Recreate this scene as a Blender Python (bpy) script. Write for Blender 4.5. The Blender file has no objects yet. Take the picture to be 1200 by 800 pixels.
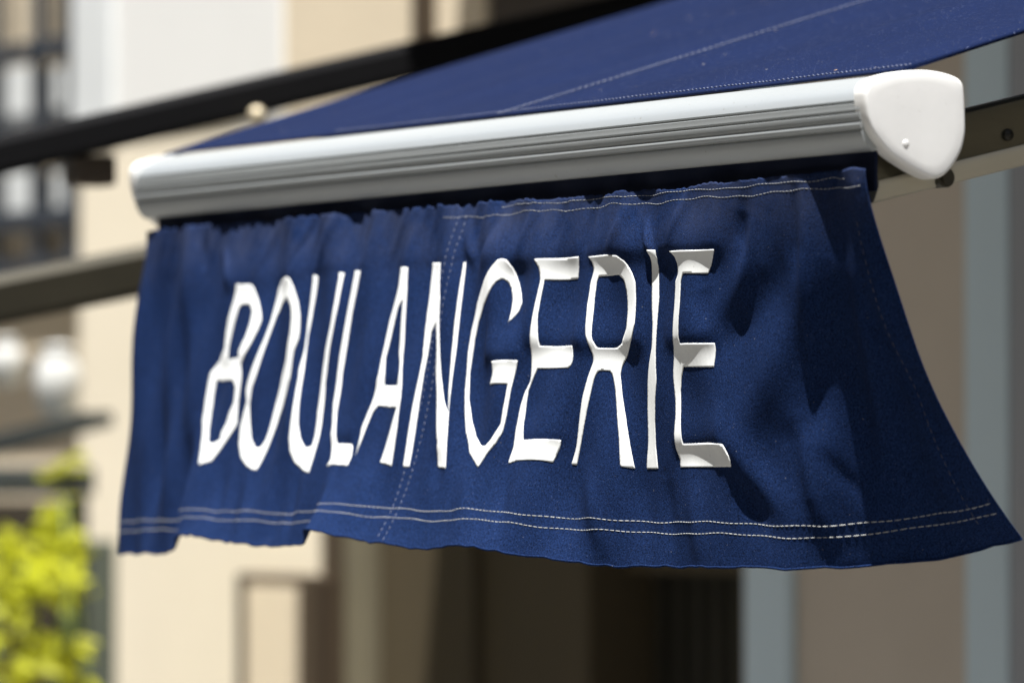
import bpy, bmesh, math, random
import numpy as np
from mathutils import Vector, Matrix
from mathutils.geometry import delaunay_2d_cdt
random.seed(7)
R = math.radians
sc = bpy.context.scene
COL = sc.collection

# ------------------------------------------------------------------ camera frame
# ---- camera of the photograph (200 mm lens, looking along the facade) ----
FPX=6600.0; PITCH=math.atan(170/FPX); ANG=math.radians(60)
FH=np.array([-math.sin(ANG),math.cos(ANG),0.0]); RT=np.array([math.cos(ANG),math.sin(ANG),0.0]); ZU=np.array([0,0,1.0])
FW=math.cos(PITCH)*FH+math.sin(PITCH)*ZU; UP=-math.sin(PITCH)*FH+math.cos(PITCH)*ZU
Y0=0.014; ZT=2.05                       # top corner of the valance
def ray(px,py): return FW+(px-600)/FPX*RT+(400-py)/FPX*UP
CAM=np.array([0,Y0,ZT])-4.36*ray(1015,190)
def at(px,py,Y):
    r=ray(px,py); return CAM+r*((Y-CAM[1])/r[1])
LB=1.255; VH=0.322                      # bar length, valance drop
#S_BEGIN
SW_S=[0,.06,.11,.16,.22,.28,.36,.46,.58,.72,.86,1.0,1.12,1.26]
SW_Y=[-.142,-.097,-.045,-.014,-.002,.004,.022,.05,.066,.074,.07,.064,.052,.03]
EX_S=[0,.15,.3,1.3]; EX_Y=[1.45,1.3,1.0,1.0]
OVER=[]   # outward lips: s0,s1,v0,v1,amp,above,below,soft
RIDGE=[]  # folds: points, width, amp
def sstep(a,b,x):
    t=np.clip((x-a)/(b-a),0,1); return t*t*(3-2*t)
def cubic(xs,ys,x):
    xs=np.array(xs,float); ys=np.array(ys,float); x=np.clip(x,xs[0],xs[-1])
    m=np.gradient(ys,xs); i=np.clip(np.searchsorted(xs,x)-1,0,len(xs)-2)
    h=xs[i+1]-xs[i]; t=(x-xs[i])/h
    return (2*t**3-3*t**2+1)*ys[i]+(t**3-2*t**2+t)*h*m[i]+(-2*t**3+3*t**2)*ys[i+1]+(t**3-t**2)*h*m[i+1]
#S_END
def surf0(s,v):
    s=np.asarray(s,float); v=np.asarray(v,float)
    sw=cubic(SW_S,SW_Y,s); ex=np.interp(s,EX_S,EX_Y)
    out=sw*np.maximum(v/VH,0)**ex
    return s,v,out
def place(s,v,out,lift=0):
    drop=np.sqrt(np.maximum(v*v-np.minimum(out*out,v*v*.5),0))
    return np.stack([-s,Y0-out,ZT-drop+lift],-1)
def proj(P):
    d=P-CAM; z=d@FW
    return 600+FPX*(d@RT)/z, 400-FPX*(d@UP)/z
OVER += [  # s0, s1, v0(s0), v0(s1), amplitude, reach above, reach below, soft ends
 (0.4240,0.5300,0.0530,0.0580,0.0034,0.0260,0.0115,0.0160),
 (0.2170,0.4050,0.0530,0.0530,0.0050,0.0260,0.0120,0.0200),
 (0.4080,0.4800,0.1270,0.1270,0.0031,0.0220,0.0105,0.0140),
 (0.3260,0.4040,0.1285,0.1285,0.0039,0.0200,0.0115,0.0130),
 (0.2200,0.2880,0.1270,0.1280,0.0031,0.0260,0.0110,0.0100),
 (0.2080,0.2760,0.2100,0.2100,0.0041,0.0240,0.0125,0.0100),
 (0.5080,0.5720,0.0530,0.0540,0.0032,0.0220,0.0120,0.0140),
 (0.4900,0.5450,0.1390,0.1390,0.0036,0.0200,0.0110,0.0120),
 (0.9120,0.9620,0.0560,0.0560,0.0022,0.0200,0.0120,0.0200),
 (0.9850,1.0580,0.0580,0.0580,0.0022,0.0200,0.0120,0.0200),
 (0.9850,1.0500,0.1300,0.1300,0.0012,0.0160,0.0090,0.0200),
 (0.6760,0.7220,0.1600,0.1600,0.0018,0.0160,0.0090,0.0100),
 (0.7380,0.7760,0.2110,0.2110,0.0019,0.0160,0.0090,0.0100),
 (0.4160,0.4740,0.2080,0.2080,0.0017,0.0180,0.0090,0.0100),
 (0.7900,0.8950,0.0520,0.0520,0.0008,0.0180,0.0060,0.0200),
 (0.6000,0.7350,0.0510,0.0520,0.0008,0.0180,0.0060,0.0200),
]
RIDGE += [  # polyline of (s, v), half width, outward height
 ([(.150,.030),(.160,.070),(.200,.100),(.225,.118)],.018,0.0038),
 ([(.120,.070),(.170,.118),(.225,.140)],.020,-0.0036),
 ([(.075,.020),(.085,.070),(.112,.120),(.152,.172),(.190,.215)],.020,0.0060),
 ([(.100,.175),(.125,.215),(.120,.262)],.016,-0.0042),
 ([(.200,.205),(.175,.240),(.140,.275)],.014,0.0048),
 ([(.196,.250),(.160,.290)],.016,-0.0031),
 ([(.030,.060),(.045,.154),(.077,.300)],.010,0.0063),
 ([(.104,.228),(.086,.266)],.006,-0.0022),
 ([(.322,.035),(.314,.052),(.305,.066)],.0045,0.0055),
 ([(.612,.030),(.604,.046),(.594,.060)],.0060,0.0040),
 ([(1.085,.030),(1.066,.046),(1.054,.064)],.0060,0.0040),
 ([(.410,.012),(.418,.056)],.0060,-0.0022),
 ([(.262,.012),(.280,.052)],.0055,0.0027),
 ([(.350,.018),(.372,.058)],.0060,0.0021),
 ([(.500,.015),(.520,.056)],.0060,0.0022),
 ([(.560,.020),(.585,.060)],.0060,-0.0020),
 ([(1.170,.020),(1.150,.130),(1.130,.250)],.020,0.0040),
 ([(1.110,.150),(1.090,.290)],.018,-0.0036),
 ([(1.215,.040),(1.200,.180)],.016,-0.0042),
 ([(.880,.240),(.868,.310)],.016,0.0040),
 ([(.690,.245),(.672,.310)],.014,0.0040),
 ([(.590,.225),(.575,.262)],.010,-0.0038),
 ([(.540,.235),(.510,.310)],.014,0.0040),
 ([(.440,.235),(.420,.310)],.018,0.0025),
 ([(.330,.232),(.312,.300)],.014,-0.0033),
 ([(.255,.245),(.240,.312)],.012,0.0030),
 ([(.480,.080),(.474,.130)],.012,0.0017),
 ([(.185,.060),(.180,.030)],.010,-0.0031),
 ([(1.245,.030),(1.235,.150),(1.225,.290)],.012,0.0044),
 ([(1.190,.060),(1.175,.200),(1.160,.300)],.012,-0.0047),
 ([(1.150,.020),(1.120,.120),(1.095,.200)],.014,0.0052),
 ([(1.075,.200),(1.040,.300)],.012,0.0049),
 ([(.985,.245),(.960,.310)],.011,-0.0042),
 ([(.935,.240),(.905,.310)],.012,0.0042),
 ([(.830,.245),(.812,.312)],.010,-0.0039),
 ([(.760,.240),(.738,.310)],.012,0.0039),
 ([(.560,.070),(.555,.135)],.012,-0.0026),
 ([(.480,.245),(.465,.305)],.010,-0.0034),
 ([(.385,.240),(.350,.312)],.012,0.0036),
 ([(.290,.245),(.285,.305)],.010,-0.0034),
 ([(.235,.090),(.230,.125)],.012,-0.0026),
 ([(.150,.005),(.165,.060),(.185,.100)],.008,0.0029),
 ([(.105,.005),(.110,.080)],.009,-0.0029),
 ([(.450,.010),(.462,.050)],.005,-0.0023),
 ([(.735,.008),(.752,.050)],.006,0.0026),
 ([(.790,.010),(.805,.052)],.005,-0.0029),
 ([(.860,.008),(.880,.054)],.006,0.0029),
 ([(.905,.012),(.925,.054)],.005,-0.0026),
 ([(.985,.012),(1.005,.056)],.007,0.0026),
 ([(1.130,.008),(1.115,.050)],.007,-0.0029),
 ([(.012,.020),(.020,.160),(.030,.310)],.010,0.0052),
 ([(.060,.100),(.075,.200),(.100,.300)],.012,-0.0045),
 ([(.088,.020),(.098,.100),(.110,.160)],.008,0.0042),
 ([(.034,.100),(.012,.220)],.007,-0.0039),
 ([(.125,.200),(.105,.310)],.010,0.0046),
]
_r = np.random.RandomState(11)
WAV = [(float(a),float(b),float(c),float(d)) for a,b,c,d in zip(_r.uniform(18,95,16)*_r.choice([-1,1],16),_r.uniform(6,40,16),_r.uniform(0,6.28,16),_r.uniform(.0004,.0010,16))]
PLE = [(float(a),float(b),float(c),float(d)) for a,b,c,d in zip(_r.uniform(180,420,9),_r.uniform(-130,-40,9),_r.uniform(0,6.28,9),_r.uniform(.00012,.0003,9))]
HEMW = [(1.012,.028,.17,.045),(.728,.028,.19,.040),(.508,.012,.11,.035)]   # s of fold, forward, fade right, fade left
def surf(s, v):
    """point of the valance cloth: s metres from its near end, v metres down"""
    s = np.asarray(s,float); v = np.asarray(v,float)
    out = cubic(SW_S,SW_Y,s)*np.maximum(v/VH,0)**np.interp(s,EX_S,EX_Y)
    lift = np.zeros_like(out)
    for s0,s1,va,vb,amp,up,dn,soft in OVER:
        w = sstep(s0-soft,s0+soft*.4,s)*(1-sstep(s1-soft*.4,s1+soft,s))
        d = v-(va+(vb-va)*(s-s0)/(s1-s0))
        out = out+amp*w*np.where(d<0,np.exp(-(d/up)**2),np.exp(-(d/dn)**2))
    for pts,hw,amp in RIDGE:
        best = np.full(out.shape,1e9); tt = np.zeros(out.shape)
        n = len(pts)-1
        for i,((a0,b0),(a1,b1)) in enumerate(zip(pts[:-1],pts[1:])):
            dx,dy = a1-a0,b1-b0; L2 = dx*dx+dy*dy
            t = np.clip(((s-a0)*dx+(v-b0)*dy)/L2,0,1)
            d = np.hypot(s-a0-t*dx,v-b0-t*dy)
            m = d<best; best = np.where(m,d,best); tt = np.where(m,(i+t)/n,tt)
        out = out+amp*np.exp(-(best/hw)**2)*np.clip(np.sin(np.pi*np.clip(tt*.8+.1,0,1)),0,1)
    for a,b,c,d in WAV: out = out+d*np.sin(a*s+b*v+c)
    f = np.exp(-(np.maximum(v,0)/.034)**2)
    for a,b,c,d in PLE: out = out+d*f*np.sin(a*s+b*v+c)*2.0*(.15+.85*sstep(.1,.6,s))
    g = np.maximum(v/VH,0)**5
    for s0,am,fr,fl in HEMW:
        d = s-s0
        k = np.where(d<0,np.exp(-(np.abs(d)/fr)**1.4),np.exp(-(d/fl)**2))
        out = out+am*g*k; lift = lift+am*.34*g*k
    drop = np.sqrt(np.maximum(v*v-np.minimum(out*out,v*v*.5),0))*np.sign(np.maximum(v,1e-9))+np.minimum(v,0)
    return np.stack([-s,Y0-out,ZT-drop+lift],-1)
LETTERS = [   # outline and holes of each letter in cloth metres (s, v)
 ('B',[(1.0383,0.0639),(1.0372,0.0641),(1.0084,0.0652),(1.0002,0.0685),(0.9861,0.0815),(0.9765,0.0936),(0.9732,0.1012),(0.9754,0.111),(0.9823,0.1254),(0.9923,0.1384),(0.9951,0.1417),(0.9901,0.1526),(0.989,0.1605),(0.988,0.1791),(0.9833,0.1995),(0.9921,0.2102),(1.0121,0.2358),(1.0303,0.2388),(1.0331,0.2389),(1.0539,0.2163),(1.0658,0.1933),(1.068,0.1744),(1.0682,0.1581),(1.068,0.1514),(1.0675,0.1464),(1.0552,0.1355),(1.0472,0.1246),(1.0485,0.1097),(1.0462,0.0952),(1.0409,0.0792)],[[(1.022,0.0831),(1.0007,0.0846),(0.9922,0.0919),(0.991,0.1032),(0.9943,0.117),(1.0021,0.1295),(1.0008,0.136),(1.0341,0.1359),(1.0372,0.1245),(1.0352,0.1096),(1.0323,0.0961),(1.0288,0.0852)],[(1.0582,0.1539),(1.0063,0.1564),(0.9974,0.1633),(0.9954,0.1786),(0.9998,0.1883),(1.0015,0.198),(1.0068,0.207),(1.0066,0.2144),(1.0182,0.2186),(1.0324,0.2153),(1.0482,0.2021),(1.0545,0.1877),(1.0576,0.1696)]]),
 ('O',[(0.9263,0.0625),(0.9197,0.0643),(0.9114,0.0718),(0.9003,0.0859),(0.894,0.0988),(0.8902,0.1119),(0.8888,0.1209),(0.8927,0.1329),(0.8911,0.1464),(0.8885,0.1572),(0.8916,0.1714),(0.9054,0.1901),(0.9113,0.2116),(0.9143,0.2253),(0.9203,0.2435),(0.9266,0.2433),(0.9407,0.2395),(0.9564,0.2317),(0.9691,0.2181),(0.9746,0.2017),(0.9725,0.1882),(0.9692,0.1787),(0.9751,0.1677),(0.9737,0.1587),(0.9715,0.1522),(0.9655,0.1362),(0.96,0.1171),(0.958,0.1019),(0.9578,0.0867),(0.9569,0.0706),(0.9475,0.0632)],[[(0.9206,0.0811),(0.9104,0.0894),(0.906,0.1002),(0.9048,0.1148),(0.9069,0.1251),(0.9085,0.1406),(0.9142,0.1535),(0.9149,0.1614),(0.9184,0.1828),(0.9193,0.2045),(0.9208,0.2144),(0.9261,0.2219),(0.9347,0.2219),(0.9449,0.2132),(0.9538,0.198),(0.9626,0.1814),(0.9637,0.1663),(0.9588,0.1528),(0.9562,0.131),(0.9537,0.1118),(0.9506,0.0968),(0.9409,0.0852)]]),
 ('U',[(0.887,0.0604),(0.8791,0.0615),(0.8781,0.0689),(0.8779,0.0927),(0.8753,0.1169),(0.8697,0.1335),(0.8625,0.1513),(0.859,0.1636),(0.8533,0.1853),(0.8486,0.2013),(0.8413,0.2145),(0.8305,0.2231),(0.8189,0.2214),(0.8196,0.2112),(0.8267,0.1883),(0.8295,0.1633),(0.8305,0.1515),(0.8302,0.1322),(0.8271,0.1104),(0.8282,0.088),(0.8319,0.0652),(0.8341,0.0602),(0.8256,0.0608),(0.8262,0.0632),(0.8221,0.0914),(0.822,0.1138),(0.8234,0.1358),(0.8231,0.1526),(0.8229,0.163),(0.8163,0.192),(0.8087,0.2136),(0.8057,0.2328),(0.8041,0.2472),(0.822,0.2442),(0.8411,0.2372),(0.8517,0.2274),(0.8564,0.2162),(0.859,0.1966),(0.8621,0.1792),(0.8673,0.1574),(0.8713,0.1492),(0.8729,0.1326),(0.8809,0.1053),(0.8839,0.0852)],[]),
 ('L',[(0.8075,0.059),(0.7943,0.0601),(0.7957,0.0759),(0.798,0.0979),(0.7977,0.1187),(0.7966,0.1396),(0.7955,0.154),(0.784,0.1906),(0.7708,0.2067),(0.7626,0.221),(0.7354,0.2223),(0.7328,0.2237),(0.7285,0.2343),(0.729,0.2435),(0.7601,0.241),(0.7694,0.2423),(0.7654,0.2364),(0.774,0.2171),(0.7912,0.192),(0.7976,0.1811),(0.8034,0.1532),(0.8052,0.1375),(0.8054,0.1115),(0.8059,0.08)],[]),
 ('A',[(0.7196,0.0595),(0.7037,0.0603),(0.6985,0.0822),(0.6929,0.114),(0.686,0.1401),(0.6735,0.158),(0.6628,0.1806),(0.6572,0.2078),(0.6553,0.2426),(0.662,0.241),(0.676,0.2394),(0.6727,0.2185),(0.6663,0.1887),(0.7124,0.1849),(0.7171,0.1912),(0.7203,0.2076),(0.7228,0.2332),(0.7227,0.2313),(0.7263,0.2063),(0.7201,0.1807),(0.718,0.1561),(0.7202,0.1415),(0.7207,0.1063),(0.7153,0.0768)],[[(0.7022,0.0886),(0.6996,0.1116),(0.6949,0.1372),(0.6789,0.1592),(0.6787,0.1677),(0.7086,0.1665),(0.7104,0.1566),(0.7151,0.1421),(0.7126,0.116),(0.7096,0.097)]]),
 ('N',[(0.6713,0.0558),(0.647,0.0578),(0.6298,0.0916),(0.6253,0.1106),(0.6153,0.1421),(0.607,0.1599),(0.5929,0.1818),(0.5822,0.1932),(0.5887,0.1752),(0.5936,0.1574),(0.5978,0.1409),(0.6037,0.1104),(0.6076,0.0824),(0.6098,0.0588),(0.6091,0.0586),(0.607,0.0578),(0.604,0.0779),(0.5997,0.1047),(0.5929,0.1391),(0.5892,0.1609),(0.5843,0.1839),(0.5766,0.2119),(0.5685,0.2426),(0.5848,0.241),(0.5895,0.2197),(0.6044,0.1877),(0.618,0.1569),(0.6209,0.1419),(0.6243,0.1292),(0.6303,0.1124),(0.6399,0.1207),(0.6384,0.1411),(0.638,0.1578),(0.6359,0.1783),(0.6332,0.204),(0.6288,0.2422),(0.6374,0.2423),(0.6402,0.2166),(0.6425,0.1857),(0.644,0.1585),(0.6463,0.1415),(0.6538,0.1242),(0.6632,0.1016),(0.6693,0.0754)],[]),
 ('G',[(0.5372,0.0583),(0.5316,0.0593),(0.5253,0.0656),(0.519,0.0763),(0.5099,0.0877),(0.5026,0.0966),(0.504,0.1037),(0.512,0.1095),(0.5178,0.1135),(0.5164,0.1131),(0.5177,0.1054),(0.5196,0.095),(0.525,0.0833),(0.5302,0.0774),(0.5367,0.0749),(0.5428,0.0781),(0.5497,0.087),(0.5609,0.0979),(0.5687,0.1123),(0.5717,0.1272),(0.5717,0.1397),(0.5704,0.1574),(0.5644,0.1801),(0.5541,0.1991),(0.5422,0.2122),(0.5252,0.2215),(0.5159,0.2224),(0.5087,0.2173),(0.4986,0.2031),(0.4984,0.1905),(0.4975,0.1781),(0.4973,0.1677),(0.5245,0.1678),(0.5288,0.1679),(0.5243,0.1604),(0.5275,0.1478),(0.4881,0.1473),(0.4886,0.1479),(0.4911,0.16),(0.4929,0.1725),(0.4939,0.1972),(0.4954,0.2095),(0.5014,0.2195),(0.5108,0.2286),(0.5205,0.2413),(0.527,0.2365),(0.5424,0.2273),(0.557,0.2093),(0.5644,0.193),(0.5707,0.1742),(0.5739,0.1577),(0.5782,0.1377),(0.579,0.1188),(0.5742,0.0954),(0.5617,0.0782),(0.5505,0.0669),(0.5429,0.0597)],[]),
 ('E',[(0.4825,0.0607),(0.4252,0.0584),(0.4278,0.077),(0.4677,0.0779),(0.4682,0.0919),(0.4678,0.1092),(0.4653,0.1226),(0.4632,0.1343),(0.4133,0.1347),(0.4115,0.1444),(0.4119,0.1501),(0.4166,0.1533),(0.4658,0.1531),(0.4706,0.1628),(0.4743,0.1727),(0.4746,0.1839),(0.4721,0.2015),(0.4674,0.2154),(0.4157,0.2144),(0.4166,0.2199),(0.4224,0.2338),(0.4335,0.2328),(0.4497,0.2331),(0.4707,0.2336),(0.4819,0.2364),(0.4798,0.2231),(0.4815,0.2056),(0.4809,0.1869),(0.4784,0.1746),(0.4733,0.1647),(0.4727,0.1619),(0.4735,0.1379),(0.4725,0.1182),(0.4727,0.1036),(0.4722,0.0875),(0.472,0.0774),(0.4756,0.0674)],[]),
 ('R',[(0.4065,0.0596),(0.3775,0.0591),(0.3592,0.0603),(0.3488,0.0649),(0.3405,0.0732),(0.3343,0.0825),(0.3324,0.0942),(0.3301,0.1179),(0.3341,0.1293),(0.3462,0.1402),(0.3557,0.1508),(0.3573,0.1582),(0.3508,0.1762),(0.3429,0.194),(0.3367,0.2129),(0.3306,0.2364),(0.3424,0.235),(0.3461,0.213),(0.353,0.1916),(0.3593,0.1737),(0.3644,0.1616),(0.3678,0.1561),(0.3703,0.1551),(0.3806,0.155),(0.3836,0.1593),(0.3847,0.163),(0.388,0.1786),(0.3936,0.2024),(0.4008,0.2346),(0.4062,0.2343),(0.4016,0.2195),(0.3988,0.198),(0.3961,0.179),(0.391,0.1612),(0.3862,0.1479),(0.3867,0.1416),(0.3909,0.1307),(0.3925,0.1281),(0.3953,0.1187),(0.4002,0.1003),(0.4012,0.0808),(0.398,0.0711),(0.4003,0.0636)],[[(0.3905,0.0765),(0.3601,0.0757),(0.3516,0.0803),(0.3475,0.0901),(0.3453,0.1032),(0.3447,0.1211),(0.3531,0.1329),(0.3621,0.1366),(0.3817,0.1366),(0.3864,0.1293),(0.3903,0.1086),(0.3924,0.0952),(0.3927,0.0807)]]),
 ('I',[(0.3113,0.0575),(0.3042,0.0573),(0.3038,0.0644),(0.3059,0.0748),(0.3033,0.0983),(0.3039,0.1169),(0.3044,0.1351),(0.3041,0.1543),(0.3034,0.165),(0.3063,0.1798),(0.3078,0.1974),(0.3072,0.2173),(0.3041,0.2363),(0.319,0.2363),(0.317,0.2149),(0.3175,0.1891),(0.3163,0.1681),(0.3151,0.16),(0.3132,0.1508),(0.3092,0.1368),(0.3091,0.1202),(0.3119,0.0981),(0.3145,0.0721),(0.3142,0.0636)],[]),
 ('E',[(0.2803,0.0592),(0.2177,0.0596),(0.2225,0.0657),(0.2304,0.0786),(0.2613,0.0778),(0.2642,0.0845),(0.2638,0.1055),(0.2648,0.1346),(0.2204,0.1351),(0.2199,0.1419),(0.2212,0.1544),(0.2642,0.1535),(0.2683,0.1629),(0.2695,0.1746),(0.2669,0.1956),(0.2633,0.2162),(0.2269,0.2155),(0.2015,0.2168),(0.194,0.226),(0.1932,0.2315),(0.1941,0.2349),(0.2702,0.2352),(0.27,0.2288),(0.2733,0.2213),(0.2735,0.1955),(0.28,0.1627),(0.28,0.1558),(0.2781,0.143),(0.2752,0.1315),(0.2745,0.1074),(0.2744,0.0842),(0.2694,0.0786),(0.2697,0.0701),(0.2735,0.0628)],[]),
]

# ------------------------------------------------------------------ helpers
def tag(o, label, cat, group=None, kind=None):
    o['label'] = label; o['category'] = cat
    if group: o['group'] = group
    if kind: o['kind'] = kind
    return o
def root(name, loc, label, cat, group=None):
    o = bpy.data.objects.new(name, None); COL.objects.link(o); o.location = loc
    o.empty_display_size = .05
    return tag(o, label, cat, group)
def world_of(o):
    p = Vector((0,0,0))
    while o: p += Vector(o.location); o = o.parent
    return p
def mesh(name, verts, faces, mat, parent=None, smooth=False, uvs=None):
    """verts in world metres; the child mesh is stored relative to its parent"""
    off = world_of(parent) if parent else Vector((0,0,0))
    me = bpy.data.meshes.new(name)
    va = np.array([tuple(v) for v in verts],float)-np.array(off)
    me.from_pydata(va.tolist(), [], [tuple(int(i) for i in f) for f in faces])
    if smooth: me.polygons.foreach_set('use_smooth',[True]*len(me.polygons))
    me.update()
    if uvs is not None:
        l = me.uv_layers.new(name='UVMap')
        for lp in me.loops: l.data[lp.index].uv = uvs[lp.vertex_index]
    o = bpy.data.objects.new(name, me); COL.objects.link(o)
    if mat: me.materials.append(mat)
    if parent: o.parent = parent
    return o
class MB:
    """collects bevelled boxes, bars and tubes in world coordinates; build() links ONE mesh"""
    def __init__(s): s.v=[]; s.f=[]
    def add(s, v, f):
        n=len(s.v); s.v+=[tuple(float(c) for c in p) for p in v]; s.f+=[tuple(i+n for i in q) for q in f]; return s
    def box(s, a, b, bev=0.004):
        bm=bmesh.new(); bmesh.ops.create_cube(bm,size=1)
        a=Vector(a); b=Vector(b); c=(a+b)/2; d=Vector([abs(x) for x in (b-a)])
        for v in bm.verts: v.co=Vector((v.co.x*d.x,v.co.y*d.y,v.co.z*d.z))+c
        if bev and min(d)>bev*2.2: bmesh.ops.bevel(bm,geom=bm.edges[:],offset=bev,segments=2,affect='EDGES',profile=.6)
        return s.take(bm)
    def take(s, bm):
        bm.verts.index_update()
        s.add([v.co for v in bm.verts],[[v.index for v in f.verts] for f in bm.faces]); bm.free(); return s
    def tube(s, pts, rad, n=10, cap=True):
        pts=[Vector(p) for p in pts]; rads=rad if isinstance(rad,(list,tuple)) else [rad]*len(pts)
        vs=[]; fs=[]; prev=None
        for i,p in enumerate(pts):
            t=(pts[min(i+1,len(pts)-1)]-pts[max(i-1,0)]).normalized()
            if prev is None:
                u=t.orthogonal().normalized()
            else: u=(prev-t*prev.dot(t)).normalized()
            prev=u; w=t.cross(u)
            for k in range(n):
                a=2*math.pi*k/n; vs.append(p+(u*math.cos(a)+w*math.sin(a))*rads[i])
        for i in range(len(pts)-1):
            for k in range(n):
                fs.append((i*n+k,i*n+(k+1)%n,(i+1)*n+(k+1)%n,(i+1)*n+k))
        if cap: fs+= [tuple(reversed(range(n))), tuple(range((len(pts)-1)*n,len(pts)*n))]
        return s.add(vs,fs)
    def ball(s, c, r, seg=16, sq=(1,1,1)):
        bm=bmesh.new(); bmesh.ops.create_uvsphere(bm,u_segments=seg,v_segments=seg//2+2,radius=r)
        for v in bm.verts: v.co=Vector((v.co.x*sq[0],v.co.y*sq[1],v.co.z*sq[2]))+Vector(c)
        return s.take(bm)
    def build(s, name, mat, parent=None, smooth=False): return mesh(name,s.v,s.f,mat,parent,smooth)

# ------------------------------------------------------------------ materials
def mat(name, col, rough=.6, metal=0, spec=.5, sheen=0, var=.12, vscale=3, bump=0, bscale=80, stretch=(1,1,1), speck=None, grain=None):
    m=bpy.data.materials.new(name); m.use_nodes=True; nt=m.node_tree; N=nt.nodes; L=nt.links
    b=N['Principled BSDF']; b.inputs['Roughness'].default_value=rough; b.inputs['Metallic'].default_value=metal
    b.inputs['Specular IOR Level'].default_value=spec; b.inputs['Sheen Weight'].default_value=sheen
    b.inputs['Sheen Roughness'].default_value=.45
    tc=N.new('ShaderNodeTexCoord'); mp=N.new('ShaderNodeMapping'); mp.inputs['Scale'].default_value=stretch
    L.new(tc.outputs['Object'],mp.inputs['Vector'])
    n1=N.new('ShaderNodeTexNoise'); n1.inputs['Scale'].default_value=vscale; n1.inputs['Detail'].default_value=6; n1.inputs['Roughness'].default_value=.62
    L.new(mp.outputs['Vector'],n1.inputs['Vector'])
    rp=N.new('ShaderNodeMapRange'); rp.inputs['From Min'].default_value=.3; rp.inputs['From Max'].default_value=.7
    rp.inputs['To Min'].default_value=1-var; rp.inputs['To Max'].default_value=1+var
    L.new(n1.outputs['Fac'],rp.inputs['Value'])
    mx=N.new('ShaderNodeMix'); mx.data_type='RGBA'; mx.blend_type='MULTIPLY'; mx.inputs['Factor'].default_value=1
    mx.inputs[6].default_value=(*col,1); L.new(rp.outputs['Result'],mx.inputs[7])
    cout=mx.outputs[2]
    if grain:
        ng=N.new('ShaderNodeTexNoise'); ng.inputs['Scale'].default_value=grain[0]; ng.inputs['Detail'].default_value=2; L.new(tc.outputs['Object'],ng.inputs['Vector'])
        rg=N.new('ShaderNodeMapRange'); rg.inputs['From Min'].default_value=.3; rg.inputs['From Max'].default_value=.7; rg.inputs['To Min'].default_value=1-grain[1]; rg.inputs['To Max'].default_value=1+grain[1]
        L.new(ng.outputs['Fac'],rg.inputs['Value'])
        mg=N.new('ShaderNodeMix'); mg.data_type='RGBA'; mg.blend_type='MULTIPLY'; mg.inputs['Factor'].default_value=1
        L.new(cout,mg.inputs[6]); L.new(rg.outputs['Result'],mg.inputs[7]); cout=mg.outputs[2]
    if speck:      # scattered dust: (scale, threshold, colour, amount)
        for sca,thr,sc_col,amt in speck:
            vo=N.new('ShaderNodeTexVoronoi'); vo.feature='F1'; vo.inputs['Scale'].default_value=sca; vo.inputs['Randomness'].default_value=1
            L.new(tc.outputs['Object'],vo.inputs['Vector'])
            sep=N.new('ShaderNodeSeparateColor'); L.new(vo.outputs['Color'],sep.inputs['Color'])
            ra=N.new('ShaderNodeMath'); ra.operation='MULTIPLY'; ra.inputs[1].default_value=thr; L.new(sep.outputs['Red'],ra.inputs[0])
            p=N.new('ShaderNodeMath'); p.operation='POWER'; p.inputs[1].default_value=6; L.new(sep.outputs['Green'],p.inputs[0])
            ra.inputs[1].default_value=thr
            m3=N.new('ShaderNodeMath'); m3.operation='MULTIPLY'; L.new(ra.outputs[0],m3.inputs[0]); L.new(p.outputs[0],m3.inputs[1])
            lt=N.new('ShaderNodeMath'); lt.operation='LESS_THAN'; L.new(vo.outputs['Distance'],lt.inputs[0]); L.new(m3.outputs[0],lt.inputs[1])
            am=N.new('ShaderNodeMath'); am.operation='MULTIPLY'; am.inputs[1].default_value=amt; L.new(lt.outputs[0],am.inputs[0])
            m2=N.new('ShaderNodeMix'); m2.data_type='RGBA'; L.new(am.outputs[0],m2.inputs['Factor']); L.new(cout,m2.inputs[6]); m2.inputs[7].default_value=(*sc_col,1)
            cout=m2.outputs[2]
    L.new(cout,b.inputs['Base Color'])
    if bump:
        n2=N.new('ShaderNodeTexNoise'); n2.inputs['Scale'].default_value=bscale; n2.inputs['Detail'].default_value=4
        L.new(mp.outputs['Vector'],n2.inputs['Vector'])
        bp=N.new('ShaderNodeBump'); bp.inputs['Strength'].default_value=bump; bp.inputs['Distance'].default_value=.3/bscale
        L.new(n2.outputs['Fac'],bp.inputs['Height']); L.new(bp.outputs['Normal'],b.inputs['Normal'])
    return m
M={}
DUST=(.45,.43,.4)
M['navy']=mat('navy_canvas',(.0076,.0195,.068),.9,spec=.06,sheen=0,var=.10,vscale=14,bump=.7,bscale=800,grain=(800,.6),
    speck=[(1100,.5,(.16,.20,.36),.3),(260,.16,DUST,.3)])
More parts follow.
